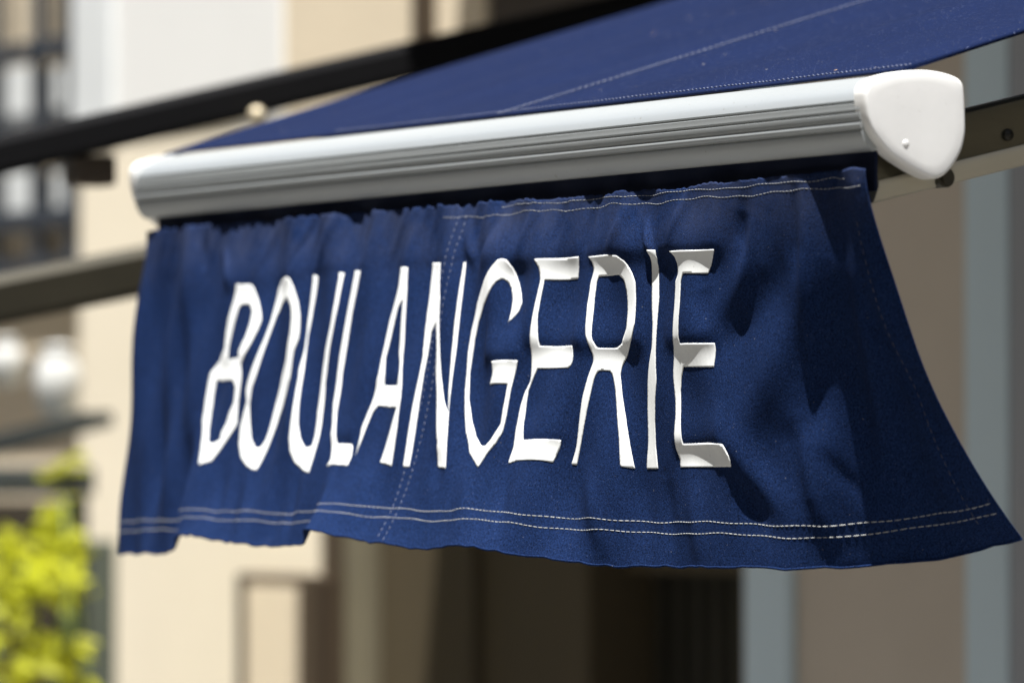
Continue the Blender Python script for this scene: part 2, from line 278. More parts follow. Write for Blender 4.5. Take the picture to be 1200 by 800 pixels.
def dust_band(m,z0,z1,col,amt):
    nt=m.node_tree; N=nt.nodes; L=nt.links; b=N['Principled BSDF']; src=b.inputs['Base Color'].links[0].from_socket
    tc=N.new('ShaderNodeTexCoord'); sx=N.new('ShaderNodeSeparateXYZ'); L.new(tc.outputs['Object'],sx.inputs[0])
    mr=N.new('ShaderNodeMapRange'); mr.interpolation_type='SMOOTHSTEP'; mr.inputs['From Min'].default_value=z0; mr.inputs['From Max'].default_value=z1; L.new(sx.outputs['Z'],mr.inputs['Value'])
    n=N.new('ShaderNodeTexNoise'); n.inputs['Scale'].default_value=22; n.inputs['Detail'].default_value=8; n.inputs['Roughness'].default_value=.7; L.new(tc.outputs['Object'],n.inputs['Vector'])
    n2=N.new('ShaderNodeMapRange'); n2.inputs['From Min'].default_value=.35; n2.inputs['From Max'].default_value=.68; L.new(n.outputs['Fac'],n2.inputs['Value'])
    a=N.new('ShaderNodeMath'); a.operation='MULTIPLY'; L.new(mr.outputs['Result'],a.inputs[0]); L.new(n2.outputs['Result'],a.inputs[1])
    c=N.new('ShaderNodeMath'); c.operation='MULTIPLY'; c.inputs[1].default_value=amt; L.new(a.outputs[0],c.inputs[0])
    mx=N.new('ShaderNodeMix'); mx.data_type='RGBA'; L.new(c.outputs[0],mx.inputs['Factor']); L.new(src,mx.inputs[6]); mx.inputs[7].default_value=(*col,1)
    L.new(mx.outputs[2],b.inputs['Base Color'])
dust_band(M['navy'],-.03,.05,(.055,.062,.10),.45)
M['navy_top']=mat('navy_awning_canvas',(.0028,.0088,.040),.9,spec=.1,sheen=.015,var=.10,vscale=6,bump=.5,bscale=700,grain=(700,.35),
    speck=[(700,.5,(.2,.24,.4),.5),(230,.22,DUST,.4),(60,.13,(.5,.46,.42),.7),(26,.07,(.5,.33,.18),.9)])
M['navy_strip']=mat('navy_keder_strip',(.012,.018,.045),.9,spec=.2,bump=.3,bscale=500)
M['thread']=mat('white_thread',(.62,.62,.58),.7,var=.25,vscale=60)
M['hemthread']=mat('pale_thread',(.46,.47,.47),.8,var=.3,vscale=60)
M['topthread']=mat('grey_thread',(.30,.31,.33),.8,var=.3,vscale=60)
M['dullthread']=mat('dull_blue_thread',(.16,.18,.26),.8,var=.3,vscale=60)
M['darkthread']=mat('dark_thread',(.06,.065,.10),.8,var=.3,vscale=60)
M['seamthread']=mat('pale_blue_thread',(.35,.40,.52),.7,var=.3,vscale=60)
M['letter']=mat('white_letter_film',(.83,.85,.85),.7,spec=.15,var=.05,vscale=30,bump=.22,bscale=260,stretch=(1,1,.18),
    speck=[(300,.25,(.45,.43,.40),.5)])
M['alu']=mat('white_coated_aluminium',(.40,.425,.435),.46,metal=.45,spec=.5,var=.05,vscale=9,stretch=(.15,1,1),bump=.08,bscale=60,
    speck=[(240,.30,(.26,.25,.22),.6),(70,.2,(.28,.27,.24),.55),(900,.4,(.25,.24,.2),.4)])
M['cap']=mat('white_plastic',(.88,.88,.87),.38,spec=.5,var=.03,vscale=20,bump=.02,bscale=90,speck=[(200,.22,(.5,.48,.44),.4)])
M['pin']=mat('grey_pin',(.45,.45,.44),.4,metal=.5)
M['armbounce']=mat('arm_ground_bounce',(.50,.47,.38),.45,metal=.2,var=.1,vscale=14,stretch=(1,.3,1),speck=[(160,.2,(.2,.18,.12),.5)])  # lower arm faces paler: light bounced off the ground put into the colour
M['arm']=mat('bronze_anodised_arm',(.15,.14,.10),.30,metal=.75,var=.12,vscale=12,stretch=(1,.3,1),bump=.08,bscale=60,speck=[(180,.25,(.06,.055,.04),.6)])
M['armdark']=mat('dark_olive_arm',(.045,.040,.026),.5,metal=.3,var=.15,vscale=10)
M['bolt']=mat('dark_bolt',(.03,.028,.022),.5,metal=.6)
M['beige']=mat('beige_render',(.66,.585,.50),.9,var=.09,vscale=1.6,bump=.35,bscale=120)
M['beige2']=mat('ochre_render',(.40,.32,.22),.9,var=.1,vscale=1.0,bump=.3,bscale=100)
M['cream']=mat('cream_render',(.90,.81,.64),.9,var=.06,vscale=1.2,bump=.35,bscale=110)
M['paleblue']=mat('pale_grey_blue_paint',(.68,.83,.93),.55,var=.06,vscale=2,stretch=(1,1,.3),bump=.1,bscale=40)
M['greypaint']=mat('grey_paint',(.38,.40,.44),.6,var=.06,vscale=2)
M['brownpanel']=mat('brown_painted_wood',(.078,.062,.038),.6,spec=.2,var=.12,vscale=3,stretch=(1,1,.15),bump=.15,bscale=30)
M['brownframe']=mat('dark_brown_wood',(.06,.042,.026),.5,var=.15,vscale=3,stretch=(1,1,.1),bump=.2,bscale=30)
M['olivetrim']=mat('olive_trim_paint',(.17,.15,.10),.55,var=.1,vscale=3)
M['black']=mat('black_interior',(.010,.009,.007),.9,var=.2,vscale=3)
M['bar']=mat('dark_iron',(.030,.028,.020),.6,metal=.2,var=.15,vscale=8)
M['rafter']=mat('black_canvas_edge',(.006,.006,.007),.9,spec=.15,var=.15,vscale=8)
M['white']=mat('white_shutter_paint',(.90,.90,.88),.6,var=.03,vscale=2,stretch=(1,1,.2),bump=.1,bscale=40)
M['tan']=mat('tan_render',(.78,.67,.50),.9,var=.07,vscale=1.5,bump=.3,bscale=100)
M['pane']=mat('window_glass',(.84,.87,.88),.4,spec=.5,var=.15,vscale=1.5)
M['darkpane']=mat('dark_shop_glass',(.055,.045,.032),.15,spec=.5,var=.2,vscale=2)
M['steelframe']=mat('dark_blue_grey_frame',(.035,.042,.055),.5,var=.15,vscale=4)
M['slate']=mat('slate_paint',(.045,.055,.056),.6,var=.15,vscale=5)
M['greengrey']=mat('green_grey_paint',(.10,.115,.085),.6,var=.12,vscale=3)
M['pot']=mat('white_glazed_pot',(.60,.61,.60),.3,var=.05,vscale=8)
M['stone']=mat('pavement_stone',(.13,.125,.115),.85,var=.15,vscale=2.5,bump=.3,bscale=60)
M['asphalt']=mat('asphalt',(.05,.05,.052),.9,var=.25,vscale=4,bump=.6,bscale=180)
M['concrete']=mat('concrete',(.38,.36,.33),.9,var=.1,vscale=2,bump=.3,bscale=60)
M['stem']=mat('green_stem',(.10,.14,.04),.7)
M['terra']=mat('terracotta',(.35,.12,.05),.8,var=.1,vscale=8)
M['wood']=mat('pale_oak',(.30,.20,.11),.6,var=.15,vscale=4,stretch=(1,1,.12),bump=.15,bscale=30)
M['highlight']=mat('pale_highlight',(.70,.60,.42),.35,metal=.2)  # pale tone painted as a highlight
def leafmat():
    m=mat('leaf',(.42,.44,.025),.5,spec=.4,var=.65,vscale=26)
    b=m.node_tree.nodes['Principled BSDF']
    nt=m.node_tree; tr=nt.nodes.new('ShaderNodeBsdfTranslucent'); tr.inputs['Color'].default_value=(.70,.72,.05,1)
    ms=nt.nodes.new('ShaderNodeMixShader'); ms.inputs[0].default_value=.45
    nt.links.new(b.outputs[0],ms.inputs[1]); nt.links.new(tr.outputs[0],ms.inputs[2])
    nt.links.new(ms.outputs[0],nt.nodes['Material Output'].inputs['Surface']); return m
M['leaf']=leafmat()

# ------------------------------------------------------------------ the awning
BY=.005; BZ=2.083                      # front and middle of the front bar
awning=root('awning',(-.63,.0,2.0),'navy blue shop awning lettered BOULANGERIE with white front bar','awning')

def grid(fn, S, V):
    P=fn(*np.meshgrid(S,V,indexing='ij')); n,m=len(S),len(V)
    i=np.arange(n-1)[:,None]; j=np.arange(m-1)[None,:]
    a=(i*m+j).ravel(); return P.reshape(-1,3), np.stack([a,a+1,a+m+1,a+m],1)

# valance cloth: frayed upper edge, hem at the bottom
nS,nV=640,176
S=np.linspace(0,LB,nS)
rs=np.random.RandomState(3)
fray=np.interp(S,np.linspace(0,LB,330),rs.normal(0,.0008,330))+np.interp(S,np.linspace(0,LB,60),rs.normal(0,.0010,60))
for s0 in (.397,.636,.82,.94): fray+=.0035*np.exp(-((S-s0)/.0025)**2)
TOP=.0085-.004*sstep(.3,.8,S)+fray*(.15+.55*sstep(.02,.2,S))-.0035*sstep(.5,0,S)
low=.3165+.010*(1-sstep(0,.13,S))+.0012*np.sin(S*23)+np.interp(S,np.linspace(0,LB,140),rs.normal(0,.0007,140))
T=np.linspace(0,1,nV)
SS=np.repeat(S[:,None],nV,1); VV=TOP[:,None]+(low-TOP)[:,None]*T[None,:]
PV=surf(SS,VV).reshape(-1,3)
i=np.arange(nS-1)[:,None]; j=np.arange(nV-1)[None,:]; a=(i*nV+j).ravel()
FV=np.stack([a,a+1,a+nV+1,a+nV],1)
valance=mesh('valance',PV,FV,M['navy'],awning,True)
md=valance.modifiers.new('cloth_thickness','SOLIDIFY'); md.thickness=.0011; md.offset=-1
# make sure the outer side is the -Y side
def normal(s,v):
    e=4e-4
    du=surf(s+e,v)-surf(s-e,v); dv=surf(s,v+e)-surf(s,v-e)
    n=np.cross(du,dv); n/=np.linalg.norm(n,axis=-1,keepdims=True)
    return np.where((n[...,1:2]>0),-n,n)
if valance.data.polygons[nV*20].normal.y>0: valance.data.flip_normals()

# folded hem: a second layer of cloth in front of the bottom edge
VH2=np.linspace(0,1,14)
SH=np.linspace(.0,LB,420)
lowh=np.interp(SH,S,low)
hemtop=.2985
hv=hemtop+(lowh-.0004-hemtop)[:,None]*VH2[None,:]
hs=np.repeat(SH[:,None],14,1)
prof=.0014*np.sqrt(np.clip(1-(2*VH2-1)**8,0,1))-.0004
# (the hem is sewn so tight that only its stitches and rounded lower edge show)
edge=surf(SH,lowh); 
t=MB(); t.tube([Vector(p) for p in edge],.0011,6)
t.build('hem_edge',M['navy'],valance,True)

def stitches(name, line, material, pitch=.0046, rad=.00034, fill=.78, lift=.00018):
    """line(t) -> (s, v) along metres t0..t1; one thread stitch after another"""
    fn,t0,t1=line; b=MB(); t=t0
    while t<t1:
        p=pitch*random.uniform(.92,1.08)
        q=np.linspace(t,t+p*fill,4); s,v=fn(q)
        P=surf(s,v)+normal(s,v)*(np.array([-.3,1,1,-.3])*lift)[:,None]
        b.tube([Vector(x) for x in P],[rad*.75,rad,rad,rad*.75],5); t+=p
    return b.build(name,material,valance,True)
jit=lambda t,k:.0006*np.sin(t*47+k)+.0004*np.sin(t*131+2*k)
stitches('hem_stitching',(lambda t:(t,.2800+.006*sstep(.35,1.0,t)+.009*sstep(.22,0,t)+jit(t,0)),.004,LB-.004),M['hemthread'])
stitches('hem_stitching',(lambda t:(t,.2892+.006*sstep(.35,1.0,t)+.009*sstep(.22,0,t)+jit(t,1)),.004,LB-.004),M['hemthread'])
stitches('seam_stitching',(lambda t:(.6335+0*t+jit(t,3)*.5,t),.016,.314),M['dullthread'],.0062,.00032,.55)
stitches('seam_stitching',(lambda t:(.6225+0*t+jit(t,4)*.5,t),.016,.314),M['dullthread'],.0062,.00032,.55)
stitches('top_stitching',(lambda t:(t,.0108+jit(t,5)),.03,.56),M['topthread'],.0046,.0003)
stitches('top_stitching',(lambda t:(t,.0178+jit(t,6)*1.6),.006,.66),M['topthread'],.0046,.0003)
stitches('side_stitching',(lambda t:(.0185+0*t,t),.045,.30),M['darkthread'],.0075,.0003,.55)

# the letters: thick white film that follows the cloth
def letter(ch, outline, holes):
    loops=[]
    for k,poly in enumerate([outline]+holes):
        P=[np.array(p) for p in poly]; Q=[]
        for a,b in zip(P,P[1:]+P[:1]):
            d=np.linalg.norm(b-a); n=max(1,int(d/.0013))
            for q in range(n): Q.append(a+(b-a)*q/n)
        Q=np.array(Q)
        for _ in range(2):                       # soften the corners of the polyline a little
            pr=np.roll(Q,1,0); nx=np.roll(Q,-1,0)
            ang=np.einsum('ij,ij->i',(Q-pr)/np.maximum(np.linalg.norm(Q-pr,axis=1,keepdims=True),1e-9),(nx-Q)/np.maximum(np.linalg.norm(nx-Q,axis=1,keepdims=True),1e-9))
            w=np.where(ang>.55,.5,.05)[:,None]; Q=Q*(1-w)+(pr+nx)/2*w
        Q+=np.random.RandomState(k+5).normal(0,.00006,Q.shape)
        loops.append(Q)
    verts=[Vector(q) for Q in loops for q in Q]; edges=[]; o=0
    for Q in loops:
        n=len(Q); edges+=[(o+i,o+(i+1)%n) for i in range(n)]; o+=n
    nb=o
    def inside(x,y):
        r=False
        for Q in loops:
            x0,y0=Q[:,0],Q[:,1]; x1,y1=np.roll(x0,-1),np.roll(y0,-1)
            c=((y0>y)!=(y1>y))&(x<(x1-x0)*(y-y0)/np.where(y1==y0,1e-12,y1-y0)+x0)
            if c.sum()%2: r=not r
        return r
    B=np.concatenate(loops); lo=B.min(0); hi=B.max(0); st=.0014
    for k,yy in enumerate(np.arange(lo[1],hi[1],st)):
        for xx in np.arange(lo[0]+(k%2)*st/2,hi[0],st):
            if inside(xx,yy) and np.min(np.hypot(B[:,0]-xx,B[:,1]-yy))>.0008: verts.append(Vector((xx,yy)))
    co,_,fa,_,_,_=delaunay_2d_cdt(verts,edges,[],0,1e-7)
    co=np.array([tuple(c) for c in co])
    keep=[]
    for f in fa:
        c=co[list(f)].mean(0)
        if inside(c[0],c[1]): keep.append(tuple(f))
    s,v=co[:,0],co[:,1]
    dist=np.min(np.hypot(B[:,0][None]-s[:,None],B[:,1][None]-v[:,None]),axis=1)
    P=surf(s,v); Nn=normal(s,v)
    top=P+Nn*(.00045+.00005*np.clip(1-dist/.0045,0,1)**1.5)[:,None]      # edges lifted: the film is cupped
    low=P+Nn*.0001
    n=len(co); cnt={}
    for f in keep:
        for a,b in zip(f,f[1:]+f[:1]): cnt[(a,b)]=1
    faces=list(keep)
    for (a,b) in cnt:
        if (b,a) not in cnt: faces.append((b,a,a+n,b+n))
    ob=mesh('letter',list(top)+list(low),faces,M['letter'],valance)
    bm=bmesh.new(); bm.from_mesh(ob.data); bmesh.ops.recalc_face_normals(bm,faces=bm.faces)
    bm.faces.ensure_lookup_table()
    if bm.faces[0].normal.y>0: bmesh.ops.reverse_faces(bm,faces=bm.faces)
    for f in bm.faces: f.smooth=len(f.verts)==3
    bm.to_mesh(ob.data); bm.free()
    ob['label']='white letter '+ch
for ch,o,h in LETTERS: letter(ch,o,h)

# dark strip between bar and valance
def strip(s,t):
    return np.stack([-s,.0245+.0015*np.sin(s*37)+.0009*np.sin(s*91+1)+0*t,2.070+(2.028-2.070)*t],-1)
P,F=grid(strip,np.linspace(.001,LB-.002,260),np.linspace(0,1,5))
ks=mesh('keder_strip',P,F,M['navy_strip'],awning,True)
ks.modifiers.new('cloth_thickness','SOLIDIFY').thickness=.0012

# front bar: extruded profile (y, z) with four grooves
front=[(58,39.2),(43,37.6),(30,34.6),(20,31.2),(12,27.2),(6.5,23.2),(3.2,19.6),(1.6,16.2)]
def groove(z): 
    y=lambda q: 1.6-1.2*math.exp(-((q-8)/9)**2)+max(0,-q-2)*.16
    return [(y(z+1.5),z+1.5),(y(z)+.9,z+1.0),(y(z)+1.5,z+.35),(y(z)+1.5,z-.35),(y(z)+.9,z-1.0),(y(z-1.5),z-1.5)]
prof=front+groove(13.6)+[(.7,10)]+groove(6.2)+[(.5,2.4)]+groove(-1.2)+[(1.2,-4.6)]+groove(-8.0)
prof+=[(2.9,-11),(4.3,-14.5),(6.2,-18),(8.6,-21),(11.5,-23.6),(13.4,-24.6),(15,-24.2),(16,-22.5),(19,-22),(19,-14),(23,-14),(23,-23),(58,-23),(70,-12),(72,8),(70,30)]
def extrude(prof,x0,x1,n=2):
    v=[]; f=[]; m=len(prof)
    for x in np.linspace(x0,x1,n):
        v+=[(x,BY+y/1000,BZ+z/1000) for y,z in prof]
    for i in range(n-1):
        for k in range(m): f.append((i*m+k,(i+1)*m+k,(i+1)*m+(k+1)%m,i*m+(k+1)%m))
    f+=[tuple(reversed(range(m))),tuple(range((n-1)*m,n*m))]
    return v,f
v,f=extrude(prof,.003,-LB-.012,24)
bar=mesh('front_bar',v,f,M['alu'],awning)
bm=bmesh.new(); bm.from_mesh(bar.data); bmesh.ops.recalc_face_normals(bm,faces=bm.faces)
bm.to_mesh(bar.data); bm.free()
def smooth_by_angle(o,deg):
    o.data.polygons.foreach_set('use_smooth',[True]*len(o.data.polygons))
    o.data.set_sharp_from_angle(angle=R(deg))
smooth_by_angle(bar,50)

# end caps
CAPP=[(0,21),(2.2,26.2),(7,30.2),(20.6,34.9),(34,37.6),(48,39.0),(60,39.2),(74,37.8),(85.3,35),(90,32.2),(92.4,28),(93.4,20),(94,8),(94.2,-6),(93,-14),(90.5,-22),(86,-29.5),(80.5,-36.5),(75,-41.5),(70,-44),(65,-45),(58.5,-44),(47.2,-39.6),(36,-34.2),(24.4,-27.7),(15,-19.5),(7,-10.4),(3,-1.5),(.9,8),(0,15)]
def resample(poly,n):
    P=np.array(poly+poly[:1],float); out=[]
    # Catmull-Rom through the points
    m=len(poly); per=n//m+1
    for i in range(m):
        p0,p1,p2,p3=[np.array(poly[(i+k-1)%m],float) for k in range(4)]
        for q in range(per):
            t=q/per; out.append(.5*((2*p1)+(-p0+p2)*t+(2*p0-5*p1+4*p2-p3)*t*t+(-p0+3*p1-3*p2+p3)*t**3))
    return np.array(out)
def cap(x,sgn,name='end_cap'):
    C=resample(CAPP,120); c=np.array([48,0.])
    rings=[(-.006,1.0),(.004,1.0),(.0072,.996),(.0088,.984),(.0096,.966),(.0100,.93),(.0102,.76),(.0103,.5),(.0103,.25)]
    v=[];f=[];m=len(C)
    for dx,k in rings:
        Q=c+(C-c)*k; v+=[(x+sgn*dx,BY+y/1000,BZ+z/1000) for y,z in Q]
    for i in range(len(rings)-1):
        for q in range(m):
            f.append((i*m+q,i*m+(q+1)%m,(i+1)*m+(q+1)%m,(i+1)*m+q))
    v.append((x+sgn*.0103,BY+c[0]/1000,BZ+c[1]/1000)); e=len(v)-1; b=(len(rings)-1)*m
    f+=[(b+q,b+(q+1)%m,e) for q in range(m)]; f.append(tuple(reversed(range(m))))
    o=mesh(name,v,f,M['cap'],awning)
    bm=bmesh.new(); bm.from_mesh(o.data); bmesh.ops.recalc_face_normals(bm,faces=bm.faces); bm.to_mesh(o.data); bm.free()
    smooth_by_angle(o,45)
    p=MB(); cy,cz=BY+.037,BZ-.0185
    p.tube([(x+sgn*.0095,cy,cz),(x+sgn*.0104,cy,cz),(x+sgn*.0107,cy,cz)],[.0029,.0029,.0019],16)
    p.build('cap_pin',M['cap'],o,True)
    return o
cap(.003,1); cap(-LB-.012,-1)

# sloping canvas from the bar up to the wall
SL=.308; YF=BY+.041; ZF=BZ+.0405; YW=1.3
def canopy(s,t):
    d=t*(YW-.02-YF)
    sag=-.005*np.sin(np.pi*np.clip(t,0,1))*(.4+.6*np.sin(np.pi*s/LB))
    rip=.0016*np.sin(s*21+d*5)*np.clip(d*6,0,1)+.0010*np.sin(s*47-d*9+1)*np.clip(d*6,0,1)
    return np.stack([-s,YF+d,ZF+d*SL+sag+rip],-1)
P,F=grid(canopy,np.linspace(-.004,LB+.028,200),np.linspace(0,1,140))
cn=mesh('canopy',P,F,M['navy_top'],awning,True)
if cn.data.polygons[0].normal.z<0: cn.data.flip_normals()
m_=cn.modifiers.new('cloth_thickness','SOLIDIFY'); m_.thickness=.0022; m_.offset=-1
def cstitch(name,fn,t0,t1,material,pitch=.0062,rad=.0005,fill=.75):
    b=MB(); t=t0
    while t<t1:
        p=pitch*random.uniform(.9,1.1); q=np.linspace(t,t+p*fill,3); P=fn(q)+np.array([0,0,1.])*np.array([.0003,.0011,.0003])[:,None]
        b.tube([Vector(x) for x in P],rad,5); t+=p
    return b.build(name,material,cn,True)
cd=lambda d:(d/(YW-.02-YF))
cstitch('canopy_seam',lambda t:canopy(.636+0*t,cd(t)),.004,1.2,M['dullthread'])
cstitch('canopy_seam',lambda t:canopy(.629+0*t,cd(t)),.004,1.2,M['dullthread'],.0065,.0004,.5)
cstitch('front_stitching',lambda t:canopy(t,cd(.010+jit(t,2))),.0,.95,M['dullthread'],.006,.00042,.6)
hm=MB(); hm.tube([Vector(p)-Vector((0,0,.001)) for p in canopy(-.004+np.zeros(40),np.linspace(0,1,40))],.0022,8)
hm.build('side_hem',M['navy_top'],cn,True)

# folding arm under the canvas near the right end, and its twin at the far end
def arm(x,reach=1.22):
    A=Vector((x,.035,2.0475)); B=Vector((x,reach,2.0475+(reach-.035)*.235))
    def beam(name,sec,mt,par):
        v=[];f=[];m=len(sec)
        for P in (A,A.lerp(B,.5),B): v+=[(P.x+a,P.y,P.z+b) for a,b in sec]
        for i in range(2):
            for k in range(m): f.append((i*m+k,i*m+(k+1)%m,(i+1)*m+(k+1)%m,(i+1)*m+k))
        f+=[tuple(reversed(range(m))),tuple(range(2*m,3*m))]
        return mesh(name,v,f,mt,par)
    o=beam('folding_arm',[(-.020,.021),(-.017,.0265),(.014,.0275),(.0175,.025),(.019,.020),(.0192,.006),(.0175,-.002),(.0182,-.0105),(-.019,-.0105)],M['arm'],awning)
    lo_=beam('lower_profile',[(-.020,-.0107),(.0196,-.0107),(.0202,-.0125),(.0200,-.0155),(.013,-.0268),(.008,-.0285),(-.014,-.0285),(-.020,-.022)],M['armbounce'],o)  # paler than the upper beam to carry the ground bounce
    bm=bmesh.new(); bm.from_mesh(lo_.data); bmesh.ops.recalc_face_normals(bm,faces=bm.faces); bm.to_mesh(lo_.data); bm.free()
    smooth_by_angle(lo_,35)
    bm=bmesh.new(); bm.from_mesh(o.data); bmesh.ops.recalc_face_normals(bm,faces=bm.faces); bm.to_mesh(o.data); bm.free()
    smooth_by_angle(o,35)
    for y,dz,r in ((.158,.000,.0048),(.100,-.004,.0040)):
        b=MB(); z=A.z+(y-A.y)*.235+dz
        b.tube([(x+.0185,y,z),(x+.0205,y,z),(x+.0218,y,z)],[r,r,r*.7],14)
        b.tube([(x+.0212,y,z),(x+.0226,y,z)],r*.45,8)
        b.build('bolt',M['bolt'],o,True)
    k=MB(); k.tube([(x-.012,.098,A.z-.0065),(x+.021,.098,A.z-.0065)],[.0078,.0078],20)
    k.tube([(x+.021,.098,A.z-.0065),(x+.024,.098,A.z-.0065)],[.006,.005],16)
    k.build('knuckle',M['armdark'],o,False)
    return o
arm(-.034); arm(-LB+.06,.42)
wr=MB(); wr.box((-LB-.02,YW-.075,ZF+(YW-.05-YF)*SL-.05),(.02,YW-.002,ZF+(YW-.05-YF)*SL+.05),.012)
wr.build('wall_rail',M['alu'],awning)

# ------------------------------------------------------------------ the place behind
def pxbox(name,px0,py0,px1,py1,Y,depth,material,parent,bev=.006,tip=None):
    """upright box whose front face at depth line Y fills the stretch of facade between two sight lines"""
    xm=(px0+px1)/2
    x0=at(px0,400,Y)[0]; x1=at(px1,400,Y)[0]; z1=at(xm,py0,Y)[2]; z0=at(xm,py1,Y)[2]
    b=MB(); b.box((x0,Y,z0),(x1,Y+depth,z1),bev); return b.build(name,material,parent)
X_=lambda px,Y:at(px,400,Y)[0]
Z_=lambda py,px,Y:at(px,py,Y)[2]
FY=1.30
# shop in the shade
xs=X_(370,FY)
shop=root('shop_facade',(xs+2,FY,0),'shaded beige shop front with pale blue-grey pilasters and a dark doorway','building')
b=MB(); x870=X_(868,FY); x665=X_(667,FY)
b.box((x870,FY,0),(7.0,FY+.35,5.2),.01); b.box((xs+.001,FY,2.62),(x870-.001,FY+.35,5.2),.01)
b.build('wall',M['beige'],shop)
def colbox(name,pa,pb,Y,dep,z0,z1,m,par,bev=.008):
    b=MB(); b.box((X_(pa,Y),Y,z0),(X_(pb,Y),Y+dep,z1),bev); return b.build(name,m,par)
colbox('pilaster',872,922,FY-.014,.012,.002,3.0,M['paleblue'],shop)
colbox('pilaster',1131,1181,FY-.014,.012,.002,3.0,M['paleblue'],shop)
b=MB(); b.box((X_(1183,FY-.02),FY-.02,.002),(X_(1183,FY-.02)+.9,FY-.003,3.0)); b.build('grey_panel',M['greypaint'],shop)
b=MB()
for k in range(3):
    xx=1.0+k*1.6; b.box((xx,FY-.04,.002),(xx+.12,FY-.003,3.0))
b.build('pilaster',M['paleblue'],shop)
# recessed doorway behind an iron grille
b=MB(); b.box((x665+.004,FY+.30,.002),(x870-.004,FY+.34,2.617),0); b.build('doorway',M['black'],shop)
b=MB()
for px in range(684,866,22): 
    xx=X_(px,FY+.12); b.box((xx-.012,FY+.12,.05),(xx+.012,FY+.145,2.55),.003)
for z in (.3,1.2,2.3): b.box((x665+.006,FY+.117,z),(x870-.006,FY+.148,z+.03),.003)
b.build('iron_grille',M['bar'],shop)
dz=Z_(672,760,FY)
b=MB(); b.box((x665+.002,FY+.08,dz),(x870-.002,FY+.11,2.618),.004); b.build('door_lintel',M['brownpanel'],shop)
b=MB(); b.box((X_(432,FY+.03),FY+.03,.003),(x665-.002,FY+.30,2.617),.006); b.build('brown_door',M['brownpanel'],shop)
for px in (545,):
    colbox('door_moulding',px,px+9,FY+.018,.011,.25,2.4,M['brownpanel'],shop,.003)
colbox('door_frame',402,428,FY+.006,.27,.003,2.618,M['olivetrim'],shop)
colbox('door_frame',373,400,FY+.01,.27,.003,2.618,M['brownframe'],shop)
# unseen slab added overhead to keep the shop in shade
b=MB(); b.box((-2.78,FY-.75,3.05),(3.5,FY-.002,3.22),.02); b.build('shade_slab',M['concrete'],shop)

# cream building in the sun
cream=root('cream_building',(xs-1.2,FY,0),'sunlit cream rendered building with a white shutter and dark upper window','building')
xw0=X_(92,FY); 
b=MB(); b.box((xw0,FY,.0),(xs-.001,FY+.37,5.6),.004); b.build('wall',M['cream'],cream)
def up(name,pa,pb,pya,pyb,Y,dep,m,par,bev=.006):
    return pxbox(name,pa,pya,pb,pyb,Y,dep,m,par,bev)
sh=up('shutter',132,330,-330,150,FY-.004,.025,M['white'],cream)
up('shutter_edge',82,129,-330,150,FY-.012,.03,M['pane'],cream)
up('render_band',334,478,-260,128,FY-.006,.025,M['tan'],cream,.002)
up('window',572,730,-280,60,FY-.008,.027,M['brownframe'],cream)
up('curtain',500,568,-260,60,FY-.005,.024,M['tan'],cream)
up('drain_pipe',481,492,-260,70,FY-.03,.045,M['brownframe'],cream)
pf=up('door_panel',276,366,672,1500,FY-.02,.038,M['brownframe'],cream)
up('inner_panel',289,343,686,1480,FY-.03,.009,M['tan'],pf)
# far glazed bay at the left
bay=root('glazed_bay',(xw0-1.2,FY+.1,0),'dark framed glazed bay window at the far left of the street','window')
b=MB(); b.box((-7.5,FY+.1,0),(xw0-.01,FY+.45,5.6),.01); b.build('wall',M['tan'],bay)
YB=FY+.045
fr=MB()
def frect(pa,pb,ya,yb,Y=YB,d=.012): 
    xm=(pa+pb)/2; fr.box((X_(pa,Y),Y,Z_(yb,xm,Y)),(X_(pb,Y),Y+d,Z_(ya,xm,Y)),.003)
for a,c in ((-70,-58),(-18,-8),(34,47),(74,90)): frect(a,c,-200,318)
for a,c in ((52,76),(166,200),(248,272),(306,330)): frect(-70,90,a,c,YB-.004,.012)
fr.build('frame',M['steelframe'],bay)
def pane(pa,pb,ya,yb,m):
    xm=(pa+pb)/2; q=MB(); q.box((X_(pa,YB+.03),YB+.03,Z_(yb,xm,YB)),(X_(pb,YB+.03),YB+.036,Z_(ya,xm,YB)),0); q.build('pane',m,bay)
for a,c in ((-58,-18),(-8,34),(47,74)):
    pane(a,c,76,166,M['pane']); pane(a,c,200,248,M['pane']); pane(a,c,272,306,M['tan'])
# next awning along: black canvas edge and olive arm
nb=root('neighbouring_awning',(-2.1,.4,2.0),'black edge and olive folding arm of the next awning further along','awning')
def atX(px,py,X):
    r=ray(px,py); return Vector(CAM+r*((X-CAM[0])/r[0]))
def slant(name,p0,p1,X,h,w,m,par,ext=(.25,.3)):
    A=atX(*p0,X); B=atX(*p1,X); d=(B-A); A=A-d*ext[0]; B=B+d*ext[1]
    v=[]
    for P in (A,B):
        for dx,dz in ((0,-h/2),(0,h/2),(-w,h/2),(-w,-h/2)): v.append((P.x+dx,P.y,P.z+dz))
    f=[(0,1,5,4),(1,2,6,5),(2,3,7,6),(3,0,4,7),(0,3,2,1),(4,5,6,7)]
    o=mesh(name,v,f,m,par); o.modifiers.new('b','BEVEL').width=min(h,w)*.18; return o
slant('canvas_edge',(0,183),(790,0),-2.0,.043,.05,M['rafter'],nb,(.3,.16))
slant('folding_arm',(0,352),(200,312),-2.1,.056,.05,M['armdark'],nb,(.8,3.6))
k=MB(); c=atX(105,205,-2.03); k.box(c+Vector((-.03,-.02,-.012)),c+Vector((.01,.03,.022)),.006); k.build('bracket',M['brownframe'],nb)
k=MB(); c=atX(301,134,-1.985); k.ball(c,.009,14); k.build('highlight_ball',M['highlight'],nb,True)  # small pale ball added to stand for a blurred specular highlight

